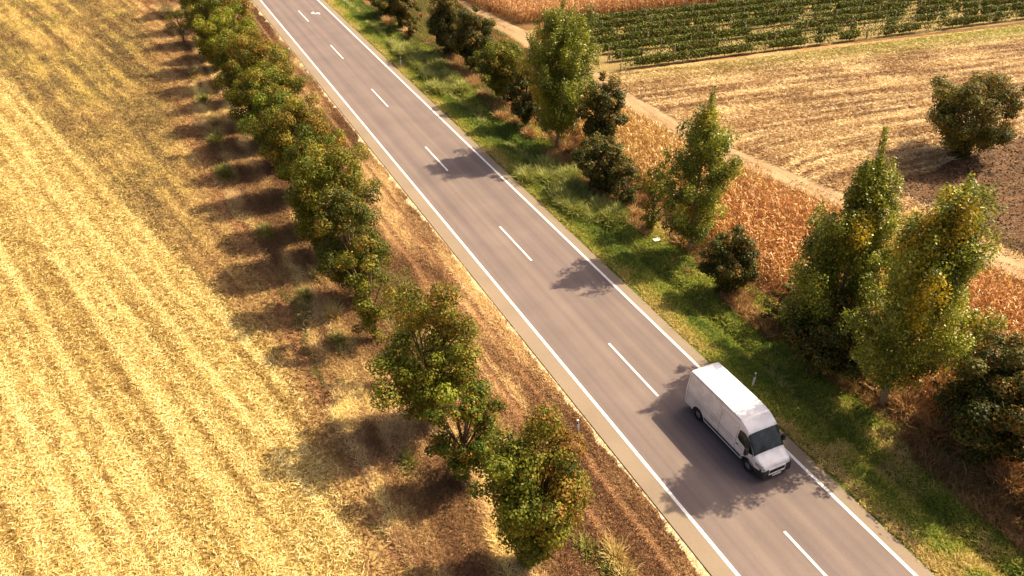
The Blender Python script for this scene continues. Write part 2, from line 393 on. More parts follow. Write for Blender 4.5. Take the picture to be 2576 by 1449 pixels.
C = np.where(rut[:, None], np.array([.52, .33, .16]) * rng.uniform(.7, 1.2, (len(X), 1)), C)
blades("dry_verge_grass", np.stack([X, Y, 0*X], 1), lng, .026, .5, C, label="short reddish brown dry grass on the verge left of the road", cat="dry grass")

# green verge right of the road
X, Y = scatter(420000, 4.2, 13, 6, 130, lambda x, y: (x > 4.12 + .35 * nz(y * 1.3, 0, 3)) & (x < 9.5 + 3.2 * fb(y * .2, x * .2, 14)))
ditch = np.exp(-((X - 6.9) / .5) ** 2)
near = np.clip((25 - Y) / 5, 0, 1) * 1.35
dry = np.clip(1.1 - (X - 4.1) * .6, 0, 1) * .75 + np.clip((fb(X * .4, Y * .25, 71) - .5) * 4, 0, .4) + near * (.2 + .9 * np.clip(fb(X * .7, Y * .7, 73) - .42, 0, 1) * 2) + np.clip(X - 8.9, 0, 1) * .5
t = np.clip(dry + rng.normal(0, .2, len(X)), 0, 1)
C = pick(t, [(0, (.13, .20, .025)), (.45, (.32, .36, .045)), (.8, (.54, .47, .10)), (1, (.64, .49, .18))]) * rng.uniform(.7, 1.3, (len(X), 1))
z = zground(X, Y)
blades("green_verge_grass", np.stack([X, Y, z], 1), .20 + .1 * fb(X, Y, 9), .035, .55, C, label="green and yellowing grass on the verge right of the road", cat="grass")

# brown dead weeds around the feet of the right-hand trees
X, Y = scatter(160000, 8.5, 14, 8, 110, lambda x, y: (fb(x * .45, y * .35, 81) > .50) | (x > 12.2))
X3, Y3 = scatter(120000, 14, 40, 4, 66, lambda x, y: (np.abs(tx(y) - 2.4 - x) < 1.0) & (y < 66))
X2, Y2 = scatter(90000, 10, 21, 62, 120, lambda x, y: (x < 19.2) & (x > 10))
k = ~((X > 12) & (Y < 62)); X = X[k]; Y = Y[k]; X = np.concatenate([X, X2, X3]); Y = np.concatenate([Y, Y2, Y3])
t = np.clip(rng.normal(.5, .25, len(X)) + (fb(X * .4, Y * .4, 82) - .5), 0, 1)
C = pick(t, [(0, (.16, .08, .03)), (.5, (.40, .22, .085)), (1, (.62, .42, .18))])
gm = ((Y > 62) & (fb(X * .3, Y * .3, 84) > .48))[:, None]
C = np.where(gm, np.array([.22, .20, .05]) * rng.uniform(.6, 1.4, (len(X), 1)), C)
blades("dead_weeds", np.stack([X, Y, 0*X], 1), .5, .035, .35, C, label="brown dead weeds at the foot of the trees beside the dry corn", cat="weeds")

# mown field: pale straw swaths running across
X, Y = scatter(420000, 21, 105, 24, 72, lambda x, y: (y + .135 * (x - 21.4) < 69.6) & (x > np.interp(-y, [-p[1] for p in TRACK], [p[0] for p in TRACK]) + 1.1)
    & ~((x > 30.2) & (y < 38.6 + .1 * (x - 30) + 1.5 * (fb(x * .4, y * .4, 6) - .5)) ) & ~((x > 29.8) & (y < 31)))
# rows bend round towards the track on the left
rr = Y + .14 * X + 4.5 * np.exp(-np.maximum(X - 22, 0) / 4.0) * np.clip((56 - Y) / 12, 0, 1)
g = fb(rr * .8, X * .035, 91); g2 = fb(rr * 2.2, X * .12, 92); g3 = fb(X * .25, Y * .25, 93)
g4 = fb(rr * 4.6, X * .12, 95)
t = np.clip((g - .5) * .7 + (g2 - .5) * .9 + (g4 - .5) * 2.6 + (g3 - .5) * 1.1 + .52 + rng.normal(0, .2, len(X)), 0, 1)
C = pick(t, [(0, (.27, .15, .06)), (.4, (.47, .29, .12)), (.7, (.66, .47, .21)), (1, (.88, .74, .42))])
gy = (np.clip((Y + .135 * (X - 21.4) - 64.5) / 4, 0, 1) * (.25 + .75 * np.clip((X - 25) / 40, 0, 1)))[:, None] * (rng.uniform(0, 1, (len(X), 1)) < .85)
C = C * (1 - gy) + np.array([.46, .45, .09]) * gy
blades("mown_hay", np.stack([X, Y, rng.uniform(0, .06, len(X))], 1), .42, .05, .75, C, M_straw, az=rng.normal(0, .8, len(X)) - .13 + np.pi * (rng.uniform(0, 1, len(X)) < .5), label="tan mown hay lying in swaths on the field below the vineyard", cat="hay")

# ploughed clods + weeds
X, Y = scatter(90000, 29, 100, 8, 46, lambda x, y: ((x > 30.2) & (y < 38.6 + .1 * (x - 30)) & (y < 43)) & (x > np.interp(-y, [-p[1] for p in TRACK], [p[0] for p in TRACK]) + 1.8))
n = len(X); s = rng.uniform(.05, .15, n)
base = np.stack([X, Y, 0*X], 1)
d = rng.normal(0, 1, (n, 4, 3)); d[:, :, 2] = np.abs(d[:, :, 2]) * .8; d /= np.linalg.norm(d, axis=2)[:, :, None]; tet = base[:, None, :] + d * s[:, None, None]
V = np.concatenate([tet[:, [0,1,2]], tet[:, [0,2,3]], tet[:, [0,3,1]], tet[:, [1,3,2]]])
C1 = pick(np.clip(rng.normal(.45, .28, n), 0, 1), [(0, (.055, .028, .013)), (.5, (.125, .068, .031)), (1, (.26, .155, .072))])
tag(quads("soil_clods", V, M_straw, None, np.concatenate([C1]*4), k=3), "dark purplish brown clods of the ploughed field at the right edge", "soil", kind="stuff")
X, Y = scatter(60000, 28, 60, 8, 40, lambda x, y: (x > np.interp(-y, [-p[1] for p in TRACK], [p[0] for p in TRACK]) + 1.3) & (x < np.interp(-y, [-p[1] for p in TRACK], [p[0] for p in TRACK]) + 1.6 + 4 * fb(x * .4, y * .4, 4)) & (y < 34))
C = pick(rng.uniform(0, 1, len(X)), [(0, (.12, .10, .03)), (1, (.36, .28, .09))])
blades("field_edge_weeds", np.stack([X, Y, 0*X], 1), .28, .04, .5, C, label="olive weeds between the dirt track and the ploughed soil", cat="weeds")
# grass strip between the two ruts of the track
X, Y = scatter(160000, 14, 42, 6, 100, lambda x, y: (np.abs(x - np.interp(-y, [-p[1] for p in TRACK], [p[0] for p in TRACK]) + .1) < .28) & (fb(x * .5, y * .22, 5) > np.where(y < 34, .36, .5)))
C = pick(rng.uniform(0, 1, len(X)), [(0, (.15, .11, .04)), (1, (.38, .27, .10))])
blades("track_middle_grass", np.stack([X, Y, 0*X + .014], 1), .12, .035, .5, C, label="low dull grass between the two ruts of the dirt track", cat="grass")

# tall grass tufts along the ditch right of the road
def tufts(cx, cy, n, spread, hgt, stops, name, label, cat="grass tuft", lean=.3, w=.045):
    r = np.abs(rng.normal(0, spread, n)); a = rng.uniform(0, 2*np.pi, n)
    X = cx + r * np.cos(a) * .55; Y = cy + r * np.sin(a) * 1.25
    C = pick(np.clip(rng.normal(.5, .28, n), 0, 1), stops)
    az = np.arctan2(Y - cy, X - cx) + rng.normal(0, .7, n)
    return X, Y, C, az
def tuft_obj(spots, name, label, stops, hgt=.9, cat="tall grass"):
    Xs, Ys, Cs, As, Hs = [], [], [], [], []
    for cx, cy, sp, hh in spots:
        X, Y, C, az = tufts(cx, cy, int(420 * sp * 1.6), sp, hh, stops, name, label)
        Xs.append(X); Ys.append(Y); Cs.append(C); As.append(az); Hs.append(np.full(len(X), hh))
    X = np.concatenate(Xs); Y = np.concatenate(Ys)
    return blades(name, np.stack([X, Y, zground(X, Y)], 1), np.concatenate(Hs), .05, .22, np.concatenate(Cs), az=np.concatenate(As), label=label, cat=cat, curl=.6)
reed = [(0, (.16, .20, .035)), (.5, (.34, .36, .08)), (1, (.56, .52, .18))]
sp = []
for y in np.arange(24, 108, .9):
    dens = float(fb(y * .18, 3, 15))
    big = 1 if (71 < y < 88 or 43 < y < 53) else 0
    if dens > .44 or big:
        for k in range(2 if big else 1): sp.append((6.9 + rng.normal(0, .25 + .45 * big), y + rng.normal(0, .3), .35 + .25 * big, .5 + .45 * big))
tuft_obj(sp, "ditch_grass", "long pale green grass tufts leaning along the ditch right of the road", reed)
tan = [(0, (.22, .12, .045)), (.5, (.48, .28, .11)), (1, (.68, .46, .2))]
spots = [(10.4, 55.2, .6, .9), (10.9, 57, .6, .9), (9.0, 59.4, .5, .8), (10.8, 53, .5, .7), (10.3, 38.4, .5, .9), (9.6, 43.2, .4, .7), (11.0, 33.2, .6, .8), (11.2, 21.6, .8, 1.3), (10.9, 19.4, .7, 1.1), (11.4, 15.5, .8, 1.3), (11.2, 13.4, .9, 1.2), (10.8, 17.4, .7, 1.1), (9.2, 69.5, .4, .7), (8.4, 64.0, .4, .7), (9.0, 78, .5, .8), (9.2, 91, .5, .9), (8.4, 96, .5, .9)]
tuft_obj(spots, "dead_grass_tufts", "tan dead grass tufts standing between the trees right of the road", tan)
spots = [(-9.0, 27.3, .45, .6), (-9.5, 29.0, .4, .5), (-8.7, 25.9, .35, .5), (-9.0, 30.4, .4, .6), (-7.6, 18.2, .5, .6), (-7.9, 17.2, .4, .5), (-9.4, 22.8, .4, .5), (-13.8, 40.8, .5, .6), (-13.6, 45.5, .5, .5), (-15.4, 74, .6, .6), (-15.2, 88, .6, .6)]
tuft_obj(spots, "straw_tufts", "pale yellow grass tufts on the dry verge left of the road", [(0, (.30, .2, .06)), (.5, (.55, .40, .13)), (1, (.8, .66, .3))])

spots = [(-7.7, 16.2, .5, .35), (-8.1, 17.6, .5, .4), (-8.5, 19.2, .5, .35), (-8.9, 21.0, .45, .35), (-7.2, 14.8, .5, .45), (-9.6, 31.8, .4, .4), (-14.2, 38.2, .5, .4), (-14.8, 43.5, .5, .45), (-15.4, 52.5, .6, .5), (-16.4, 63.5, .7, .6), (-16.0, 70.5, .7, .6), (-15.5, 80.5, .6, .6), (-13.8, 27.4, .4, .4)]
tuft_obj(spots, "verge_weeds", "olive green weeds in the dry ground around the left tree row", [(0, (.12, .14, .025)), (.5, (.25, .25, .05)), (1, (.44, .38, .11))])

# ---------------------------------------------------------------- corn (stuff: nobody could count it)
def corn(name, X, Y, tonef, label, H=2.0):
    n = len(X); h = H * rng.uniform(.8, 1.12, n)
    base = np.stack([X, Y, 0*X], 1); VV = []; CC = []
    for k in range(2):
        a = rng.uniform(0, np.pi, n); s = np.stack([np.cos(a), np.sin(a), 0*a], 1) * .02
        top = base + np.stack([rng.normal(0, .1, n), rng.normal(0, .1, n), h], 1)
        VV.append(np.stack([base - s, base + s, top + s * .5, top - s * .5], 1)); CC.append(tonef(X, Y, rng.normal(.4, .12, n)))
    for k in range(11):
        z0 = h * rng.uniform(.2, 1.0, n); a = rng.uniform(0, 2*np.pi, n); L = rng.uniform(.35, .7, n)
        hd = np.stack([np.cos(a), np.sin(a), 0*a], 1); sd_ = np.stack([-np.sin(a), np.cos(a), 0*a], 1)
        tw = rng.normal(0, .7, n)[:, None]; sd_ = sd_ * np.cos(tw) + np.array([0, 0, 1]) * np.sin(tw)
        p0 = base + np.array([0, 0, 1]) * z0[:, None]
        p1 = p0 + hd * (L * .4)[:, None] + np.array([0, 0, 1]) * (L * rng.uniform(-.05, .45, n))[:, None]
        p2 = p1 + hd * (L * .3)[:, None] - np.array([0, 0, 1]) * (L * rng.uniform(.15, .75, n))[:, None]
        w = (rng.uniform(.045, .085, n) / 2)[:, None]
        c = tonef(X, Y, np.clip(rng.normal(.54, .34, n), 0, 1))
        VV += [np.stack([p0 - sd_*w*.6, p0 + sd_*w*.6, p1 + sd_*w, p1 - sd_*w], 1), np.stack([p1 - sd_*w, p1 + sd_*w, p2 + sd_*w*.3, p2 - sd_*w*.3], 1)]; CC += [c, c]
    tag(quads(name, np.concatenate(VV), M_straw, None, np.concatenate(CC)), label, "corn", kind="stuff")
def cornrows(x0, x1, y0, y1, keep):
    gx, gy = np.meshgrid(np.arange(x0, x1, .62), np.arange(y0, y1, .2)); X = gx.ravel(); Y = gy.ravel()
    X = X + rng.normal(0, .09, len(X)); Y = Y + rng.normal(0, .08, len(X)); k = keep(X, Y) & (rng.uniform(0, 1, len(X)) < .9)
    dx = X - CAMX; fwd = dx * math.sin(AZ) + Y * math.cos(AZ); lat = dx * math.cos(AZ) - Y * math.sin(AZ)
    k &= (np.abs(lat) < (fwd * math.cos(PITCH) + CAMH * math.sin(PITCH)) * .66 + 4) & (fwd < 150)
    return X[k], Y[k]
X, Y = cornrows(11.5, 34, 4, 66, lambda x, y: (x < tx(y) - 3.7 - .5 * nz(y * .7, 0, 2)) & (x > 11.6 + .8 * nz(y * .4, 1, 2)) & (y < 65))
def tone1(X, Y, t):
    e = np.clip(1 - (tx(Y) - 3.2 - X) / 2.2, 0, 1) + np.clip((Y - 41) / 9, 0, .85)
    e = np.clip(e, 0, 1)[:, None]
    a = pick(t, [(0, (.20, .075, .024)), (.4, (.54, .25, .075)), (.75, (.78, .46, .16)), (1, (.94, .74, .38))])
    b_ = pick(t, [(0, (.30, .17, .05)), (.45, (.62, .40, .12)), (.8, (.80, .58, .22)), (1, (.9, .74, .4))])
    return a * (1 - e) + b_ * e
corn("corn_crop", X, Y, tone1, "dry orange corn crop between the right-hand trees and the dirt track")
X, Y = cornrows(15, 100, 70, 150, lambda x, y: (y > 88.2 - .1 * (x - 29)) & (x > 23.5 - .18 * (y - 85)))
X, Y = X[::1], Y[::1]
def tone2(X, Y, t):
    return pick(t, [(0, (.32, .13, .045)), (.45, (.62, .33, .12)), (.8, (.80, .53, .23)), (1, (.92, .74, .42))])
corn("corn_crop", X, Y, tone2, "dry orange corn crop along the top of the view beyond the vineyard")

# ---------------------------------------------------------------- trees
def leaf_quads(P, N, size):
    n = len(P); N = N / (np.linalg.norm(N, axis=1)[:, None] + 1e-9)
    t = np.cross(N, rng.normal(0, 1, (n, 3))); t /= np.linalg.norm(t, axis=1)[:, None] + 1e-9; b_ = np.cross(N, t)
    s = (size * rng.uniform(.65, 1.3, n))[:, None] / 2
    return np.stack([P - t*s, P - b_*s*.72 + t*s*.1, P + t*s, P + b_*s*.72 + t*s*.1], 1)

GREEN = [(0, (.035, .06, .006)), (.5, (.095, .14, .012)), (1, (.25, .285, .028))]
OLIVE = [(0, (.04, .055, .006)), (.5, (.13, .15, .014)), (1, (.31, .30, .033))]
DARK = [(0, (.026, .036, .008)), (.5, (.07, .082, .015)), (1, (.19, .165, .038))]
YGREEN = [(0, (.05, .075, .006)), (.5, (.19, .225, .016)), (1, (.46, .46, .05))]
RUST = [(0, (.12, .055, .012)), (.5, (.29, .14, .022)), (1, (.48, .27, .05))]
GOLD = [(0, (.26, .18, .012)), (.5, (.50, .36, .02)), (1, (.70, .54, .04))]

_BOOST = 1
def broad(name, loc, H, w, label, cat="tree", pal=GREEN, autumn=.15, autumn_side=0.0, clear=.12, dens=1.0, group=None, lsize=.17, wy=None, bark=M_bark, seed=0, stem=1, tall=.5, clr=None, fill=1.0, taper=.5, arm=.10):
    """round-headed tree: trunk, limbs and leaf clumps through the crown"""
    global rng
    rng = np.random.default_rng(1000 + seed)
    root = empty(name, (loc[0], loc[1], 0), label, cat, group, rz=0)
    rx = w / 2; ry = (wy or w) / 2; z0 = H * clear; rz_ = (H - z0) / 2; zc = z0 + rz_
    vol = rx * ry * rz_
    nc = int(max(14, 10.5 * vol ** .62) * dens ** .5 * fill)
    u = rng.normal(0, 1, (nc, 3)); u /= np.linalg.norm(u, axis=1)[:, None]; r = rng.uniform(.25, 1, nc) ** .45
    r = np.where(rng.uniform(0, 1, nc) < arm, rng.uniform(1.0, 1.22, nc), r); c = u * r[:, None]
    # egg shape: broader above the middle, narrower towards the ground
    zz = c[:, 2]; wfac = np.where(zz < 0, 1 - taper * np.abs(zz) ** 1.2, 1.0)
    lump = .56 + .74 * nz(np.arctan2(c[:, 1], c[:, 0]) * 1.9 + 9, zz * 2.6 + seed, seed)
    cr = rng.uniform(.12, .27, nc) * (rx * ry * rz_) ** (1/3)
    cr = np.clip(cr, .2, .85)
    cen = np.stack([c[:, 0] * (rx - cr * .6) * wfac * lump, c[:, 1] * (ry - cr * .6) * wfac * lump, zc + zz * (rz_ - cr * .7)], 1)
    # limbs
    tb = MB(); top = Vector((rng.normal(0, .15), rng.normal(0, .15), zc + rz_ * .35)); r0 = .035 * H * .55 + .03
    for st in range(stem):
        ox, oy = (0, 0) if stem == 1 else (math.cos(st * 2.1) * w * .06, math.sin(st * 2.1) * w * .06)
        tx_, ty_ = (top.x, top.y) if stem == 1 else (ox * 5, oy * 5)
        tb.tube([(ox, oy, -.1), (ox * 1.4 + .05, oy * 1.4, H * .2), (tx_ * .6, ty_ * .6, zc * .8), (tx_, ty_, top.z)], [r0, r0 * .8, r0 * .5, r0 * .12], 7)
    for i in range(0, nc, 2):
        p = Vector(cen[i]); zb = max(H * .1, p.z * .45); s_ = Vector((top.x * zb / top.z * .7, top.y * zb / top.z * .7, zb)); m_ = s_.lerp(p, .55) + Vector((0, 0, .12 * H * .3))
        tb.tube([s_, m_, p], [r0 * .32, r0 * .2, .012], 5, False)
    tb.build("trunk", bark, root, True)
    # leaves
    per = (cr ** 2 / lsize ** 2 * 17 * dens).astype(int) + 10
    idx = np.repeat(np.arange(nc), per); n = len(idx)
    v = rng.normal(0, 1, (n, 3)); v /= np.linalg.norm(v, axis=1)[:, None]
    rad = rng.uniform(.3, 1.08, n) ** .5
    P = cen[idx] + v * (cr[idx] * rad)[:, None] * np.array([1.05, 1.05, .85])
    stray = rng.uniform(0, 1, n) < .05; P[stray] += rng.normal(0, .22, (stray.sum(), 3))
    P[:, 2] = np.maximum(P[:, 2], .08)
    N = v * 1.1 + np.array([0, 0, .35]) + rng.normal(0, .42, (n, 3))
    ct = rng.normal(.5, .16, nc)[idx]; t = np.clip(ct + rng.normal(0, .2, n), 0, 1)
    C = pick(t, pal)
    side = (cen[:, 0] / rx * .5 + .5) * autumn_side + (cen[:, 2] - zc) / rz_ * .12
    au = np.clip(autumn * .7 + side + rng.normal(0, .13, nc), 0, 1)[idx]
    isa = rng.uniform(0, 1, n) < au
    C[isa] = pick(t[isa], RUST)
    quads("crown", leaf_quads(P, N, np.full(n, lsize)), M_leaf, root, C)
    return root

def poplar(loc, H, w, label, lean=(0, 0), gold=.1, clear=.12, seed=0, pal=YGREEN, group=None, prof=None, lsize=.13, dens=1.0, fork=0, goldtop=0.0, flat_=1.0):
    """tall poplar: straight stem, steep branches, ragged spires"""
    global rng
    rng = np.random.default_rng(5000 + seed)
    root = empty("poplar_tree", (loc[0], loc[1], 0), label, "poplar tree", group)
    prof = prof or [(0, .35), (.2, .85), (.4, 1.0), (.6, .8), (.8, .45), (.93, .16), (1, .05)]
    tb = MB(); r0 = .012 * H + .03
    def axis(z): 
        q = z / H; return np.array([lean[0] * q + .12 * math.sin(z * .9 + seed), lean[1] * q + .12 * math.cos(z * .7 + seed), z])
    tb.tube([tuple(axis(H * q) if q > 0 else (0, 0, -.1)) for q in (0, .1, .25, .45, .65, .85, .97)], [r0, r0*.88, r0*.75, r0*.52, r0*.34, r0*.16, .012], 8)
    PP = []; NN = []; TT = []; GG = []
    nb = int(58 * dens * (H / 12) * (w / 4.5) ** .8)
    for i in range(nb):
        q = clear + (1 - clear) * (i + rng.uniform(0, 1)) / nb * .97
        s0 = axis(H * q * .86); L = w / 2 * np.interp(q, [p[0] for p in prof], [p[1] for p in prof]) * rng.uniform(.65, 1.2)
        a = i * 2.399 + rng.normal(0, .4); up_ = rng.uniform(.35, 1.05) * (1 + q * .9)
        e0 = s0 + np.array([math.cos(a) * L, math.sin(a) * L * (1 + (flat_ - 1) * min(1, max(0, (q - .3) / .3))), L * up_ * .9 + .25])
        if e0[2] > H * 1.0: e0[2] = H * rng.uniform(.93, 1.0)
        mid = (s0 + e0) / 2 + np.array([math.cos(a), math.sin(a), -.6]) * L * .12
        if L > .5: tb.tube([tuple(s0), tuple(mid), tuple(e0)], [max(.018, r0 * .3 * (1 - q)), max(.012, r0 * .18 * (1 - q)), .008], 5, False)
        ns = max(3, int(np.linalg.norm(e0 - s0) / .28)); g = rng.uniform(0, 1) < gold + goldtop * np.clip(q - .5, 0, 1)
        bt = rng.normal(.5, .17)
        for k in range(ns):
            f_ = .22 + .85 * (k + rng.uniform(0, 1)) / ns
            jit = rng.normal(0, .24, 3) * (w / 5.5)
            p = jit + s0 * (1-f_)**2 + mid * 2 * f_ * (1-f_) + e0 * f_**2 if f_ <= 1 else e0 + (e0 - mid) * (f_ - 1) * .8
            cr = rng.uniform(.24, .55) * (1.15 - .4 * f_) * (w / 4.5) ** .35; m = int(cr**2 / lsize**2 * 9) + 4
            v = rng.normal(0, 1, (m, 3)); v /= np.linalg.norm(v, axis=1)[:, None]
            PP.append(p + v * cr * rng.uniform(.2, 1.1, (m, 1)) ** .6 * np.array([1, 1, 1.35])); NN.append(v * .6 + rng.normal(0, .6, (m, 3)) + np.array([0, 0, .35]))
            TT.append(np.clip(bt + rng.normal(0, .22, m), 0, 1)); GG.append(np.full(m, .85 if g else .02))
    # leader
    for k in range(int(H * 2.2)):
        p = axis(H * rng.uniform(.72, 1.0)); cr = .16 + .22 * (1 - p[2] / H) * 3; m = int(22 * cr / .2)
        v = rng.normal(0, 1, (m, 3)); v /= np.linalg.norm(v, axis=1)[:, None]
        PP.append(p + v * cr * np.array([.8, .8, 1.6])); NN.append(v + rng.normal(0, .6, (m, 3))); TT.append(np.clip(rng.normal(.6, .2, m), 0, 1)); GG.append(np.full(m, gold * .6))
    tb.build("trunk", M_barkpale, root, True)
    P = np.concatenate(PP); N = np.concatenate(NN); T = np.concatenate(TT); G_ = np.concatenate(GG)
    C = pick(T, pal); isg = rng.uniform(0, 1, len(P)) < G_; C[isg] = pick(T[isg], GOLD)
    quads("crown", leaf_quads(P, N, np.full(len(P), lsize)), M_poplar, root, C)
    return root

GL = "maples lining the left side of the road"
def maple(x, y, H, w, label, **k):
    w *= 1.15; H *= 1.04; k.setdefault('wy', w * .8); k.setdefault('fill', 1.35); k.setdefault('taper', .42); k.setdefault("clear", .03); k.setdefault("lsize", .125); k.setdefault("pal", OLIVE if k.get("seed", 0) % 2 else GREEN)
    return broad("maple_tree", (x, y), H, w, label, "maple tree", group=GL, **k)
maple(-11.0, 19.6, 8.2, 4.4, "nearest maple, rust orange on its road side, at the bottom of the photo", autumn=-.8, autumn_side=1.35, seed=1, clear=.0, wy=4.3, taper=.8, dens=1.1, pal=OLIVE)
maple(-11.6, 25.3, 6.2, 3.3, "small dark maple squeezed between the orange maple and the big round one", autumn=.25, seed=2, clear=.03, dens=1.1, fill=1.6)
maple(-11.7, 29.6, 8.0, 5.2, "big round maple with orange tips, across the road from the rear of the white van", autumn=.06, autumn_side=.2, seed=3, clear=.05, wy=4.3, pal=OLIVE)
broad("sapling", (-10.9, 33.6), 6.3, 2.8, "thin see-through sapling with sparse leaves beside the dry verge", "sapling", OLIVE, .25, seed=4, clear=.15, dens=.34, group=GL)
maple(-12.2, 37.6, 6.7, 3.0, "narrow ragged maple behind the sparse sapling", autumn=.12, seed=5, clear=.03, dens=.9)
maple(-11.9, 42.0, 7.7, 4.6, "bright green maple standing just beyond the ragged narrow maple", autumn=.04, seed=6, clear=.1, pal=[(0, (.03, .045, .006)), (.5, (.08, .092, .012)), (1, (.15, .16, .02))])
maple(-11.7, 47.0, 8.2, 5.4, "dense dark green maple just beyond the bright green one", autumn=.06, seed=7)
maple(-11.5, 51.6, 7.4, 4.4, "dark maple with a few brown tips beyond the dense dark green one", autumn=.18, seed=8)
maple(-11.3, 57.2, 7.8, 5.2, "maple with an orange-brown top leaning over the verge, halfway up the row", autumn=.15, autumn_side=.3, seed=9, pal=OLIVE)
maple(-11.6, 62.6, 7.2, 4.6, "deep green maple just behind the halfway orange-brown one", autumn=.06, seed=10)
maple(-11.4, 67.4, 7.8, 5.4, "green maple beside the start of the far dashes", autumn=.10, seed=11)
maple(-11.2, 73.0, 7.8, 5.8, "wide brownish maple crown closest to the upper left road edge", autumn=.28, autumn_side=.2, seed=12, pal=OLIVE)
maple(-12.2, 78.4, 6.8, 4.6, "dark maple tucked behind the wide brownish crown", autumn=.08, seed=13)
maple(-11.5, 83.6, 7.6, 5.2, "yellowish maple near the top left of the road", autumn=.10, seed=14, pal=YGREEN)
maple(-12.4, 88.8, 7.6, 4.8, "dark green maple behind the yellowish one near the top", autumn=.10, seed=15)
maple(-10.6, 92.6, 7.4, 5.0, "orange-topped maple at the top edge left of the road", autumn=.45, seed=16, pal=OLIVE)
maple(-12.0, 98.0, 7.2, 4.6, "shadowed maple low at the top edge left of the orange-topped one", autumn=.12, seed=17)
maple(-11.4, 104.0, 7.2, 4.8, "far maple cut off by the top edge, first beyond the shadowed one", autumn=.2, seed=18)
maple(-11.8, 111.0, 7.4, 4.8, "far maple above the top edge with only its foot in view", autumn=.2, seed=19)
broad("sapling", (-14.8, 99.5), 4.6, 4.0, "thin twiggy sapling left of the maple row at the top edge", "sapling", OLIVE, .3, seed=20, clear=.12, dens=.3)

GR = "dark bushes and small trees right of the road"
def bush(x, y, H, w, label, name="bush", cat="bush", **k):
    k.setdefault("pal", DARK); k.setdefault("autumn", .06); k.setdefault("clear", .02); k.setdefault("dens", 1.5); k.setdefault("lsize", .145); w *= 1.12; k.setdefault('fill', 1.6); k.setdefault('arm', .16)
    return broad(name, (x, y), H, w, label, cat, group=GR, **k)
bush(9.6, 99.5, 3.4, 4.6, "low dark bush at the top edge nearest the road", seed=30)
bush(9.9, 94.0, 5.6, 3.6, "brown-black bush at the top edge beside the pale track end", seed=31, autumn=.35)
bush(9.0, 89.4, 3.4, 2.0, "small brownish bush just below the one at the top edge", seed=32, autumn=.4)
bush(10.8, 82.0, 6.6, 5.0, "tall dark tree with pinkish leaf edges, first of the dark pair by the ditch", "small_tree", "small tree", seed=33, autumn=.18, clear=.06)
bush(11.2, 76.4, 6.3, 4.6, "dark tree joined to the right side of the dark pair by the ditch", "small_tree", "small tree", seed=34, autumn=.12, clear=.1)
bush(10.3, 67.4, 6.2, 4.8, "leafy dark green tree with a bare leg of trunk, left of the biggest left poplar", "small_tree", "small tree", seed=35, clear=.16, pal=OLIVE)
bush(9.6, 61.4, 5.6, 3.2, "dark upright bush at the left foot of the tall far poplar", seed=36, autumn=.14)
bush(12.7, 53.2, 6.8, 3.4, "slim dark pointed tree at the corn edge right of the far left poplar", "small_tree", "small tree", seed=37, clear=.04)
bush(9.3, 47.6, 4.7, 3.8, "wide dark bush in front of the slim pointed tree", seed=51, autumn=.08)
bush(9.9, 45.2, 3.3, 2.6, "low round dark bush just right of the wide dark bush by the ditch", seed=38, autumn=.1)
bush(9.6, 41.2, 5.6, 2.6, "narrow grey-green bush left of the middle poplar", seed=39, pal=OLIVE, autumn=.1, dens=.8)
bush(9.5, 32.4, 4.7, 3.4, "solitary round dark bush in the green grass below the middle poplar", seed=40)
bush(10.3, 28.0, 3.0, 2.8, "low purple-brown bush beside the corn, left of the double poplars", seed=41, autumn=.3)
bush(9.5, 23.6, 4.9, 4.6, "broad black-green bush at the left foot of the double poplars", seed=42)
bush(10.7, 25.0, 4.6, 3.4, "dark bush wedged between the low purple one and the double poplars", seed=43, autumn=.1)
bush(11.4, 17.6, 4.2, 2.0, "thin small bush among tan grass right of the leaning trunk", seed=44, dens=.5, autumn=.25)
bush(11.6, 15.2, 7.0, 4.9, "large black-green tree with orange specks at the lower right edge", "small_tree", "small tree", seed=45, autumn=.12, clear=.08)
bush(14.2, 17.6, 5.4, 3.8, "dark bush in the corn at the right edge above the large black-green tree", seed=46, autumn=.15)
bush(11.9, 11.4, 4.6, 3.2, "orange-flecked bush cut off by the lower right edge", seed=47, autumn=.3)
bush(9.4, 6.2, 6.2, 4.0, "bush below the lower right corner whose shade falls on the grass", seed=48)
broad("field_tree", (39.9, 40.0), 7.0, 7.8, "lone wide bushy tree standing in the field at the upper right", "tree", [(0, (.045, .05, .01)), (.5, (.12, .125, .02)), (1, (.27, .24, .045))], .1, seed=50, clear=.0, stem=4, dens=1.0, lsize=.15, fill=1.05, taper=.72, arm=.4)

GP = "poplars right of the road"
poplar((10.0, 56.2), 12.6, 5.8, "far left tall poplar with a bright green crown and brown trunk", seed=1, group=GP, clear=.13, gold=.04, prof=[(0, .4), (.15, .8), (.35, 1.0), (.6, .85), (.8, .5), (.93, .2), (1, .06)], dens=1.15, lean=(.2, 0))
poplar((10.1, 37.4), 11.8, 4.4, "middle slender cone-shaped poplar between the dark bushes", seed=2, group=GP, clear=.08, gold=.04, lean=(.2, .1), dens=1.2, prof=[(0, .5), (.15, .85), (.35, 1.0), (.55, .85), (.7, .6), (.82, .36), (.92, .22), (1, .08)])
poplar((10.6, 24.9), 13.7, 6.0, "green left one of the double poplars behind the van", seed=3, group=GP, clear=.10, gold=.06, lean=(.2, .2), dens=.9, flat_=.5, prof=[(0, .7), (.2, 1.0), (.4, .95), (.58, .74), (.72, .5), (.85, .28), (1, .06)])
poplar((10.2, 20.3), 14.5, 6.1, "right one of the double poplars with yellow leaves and forking branches", seed=4, group=GP, clear=.15, gold=.10, lean=(-1.1, -1.2), dens=.85, goldtop=.35, flat_=.42, prof=[(0, .3), (.14, .5), (.28, .95), (.45, 1.0), (.65, .85), (.8, .6), (.93, .32), (1, .1)])

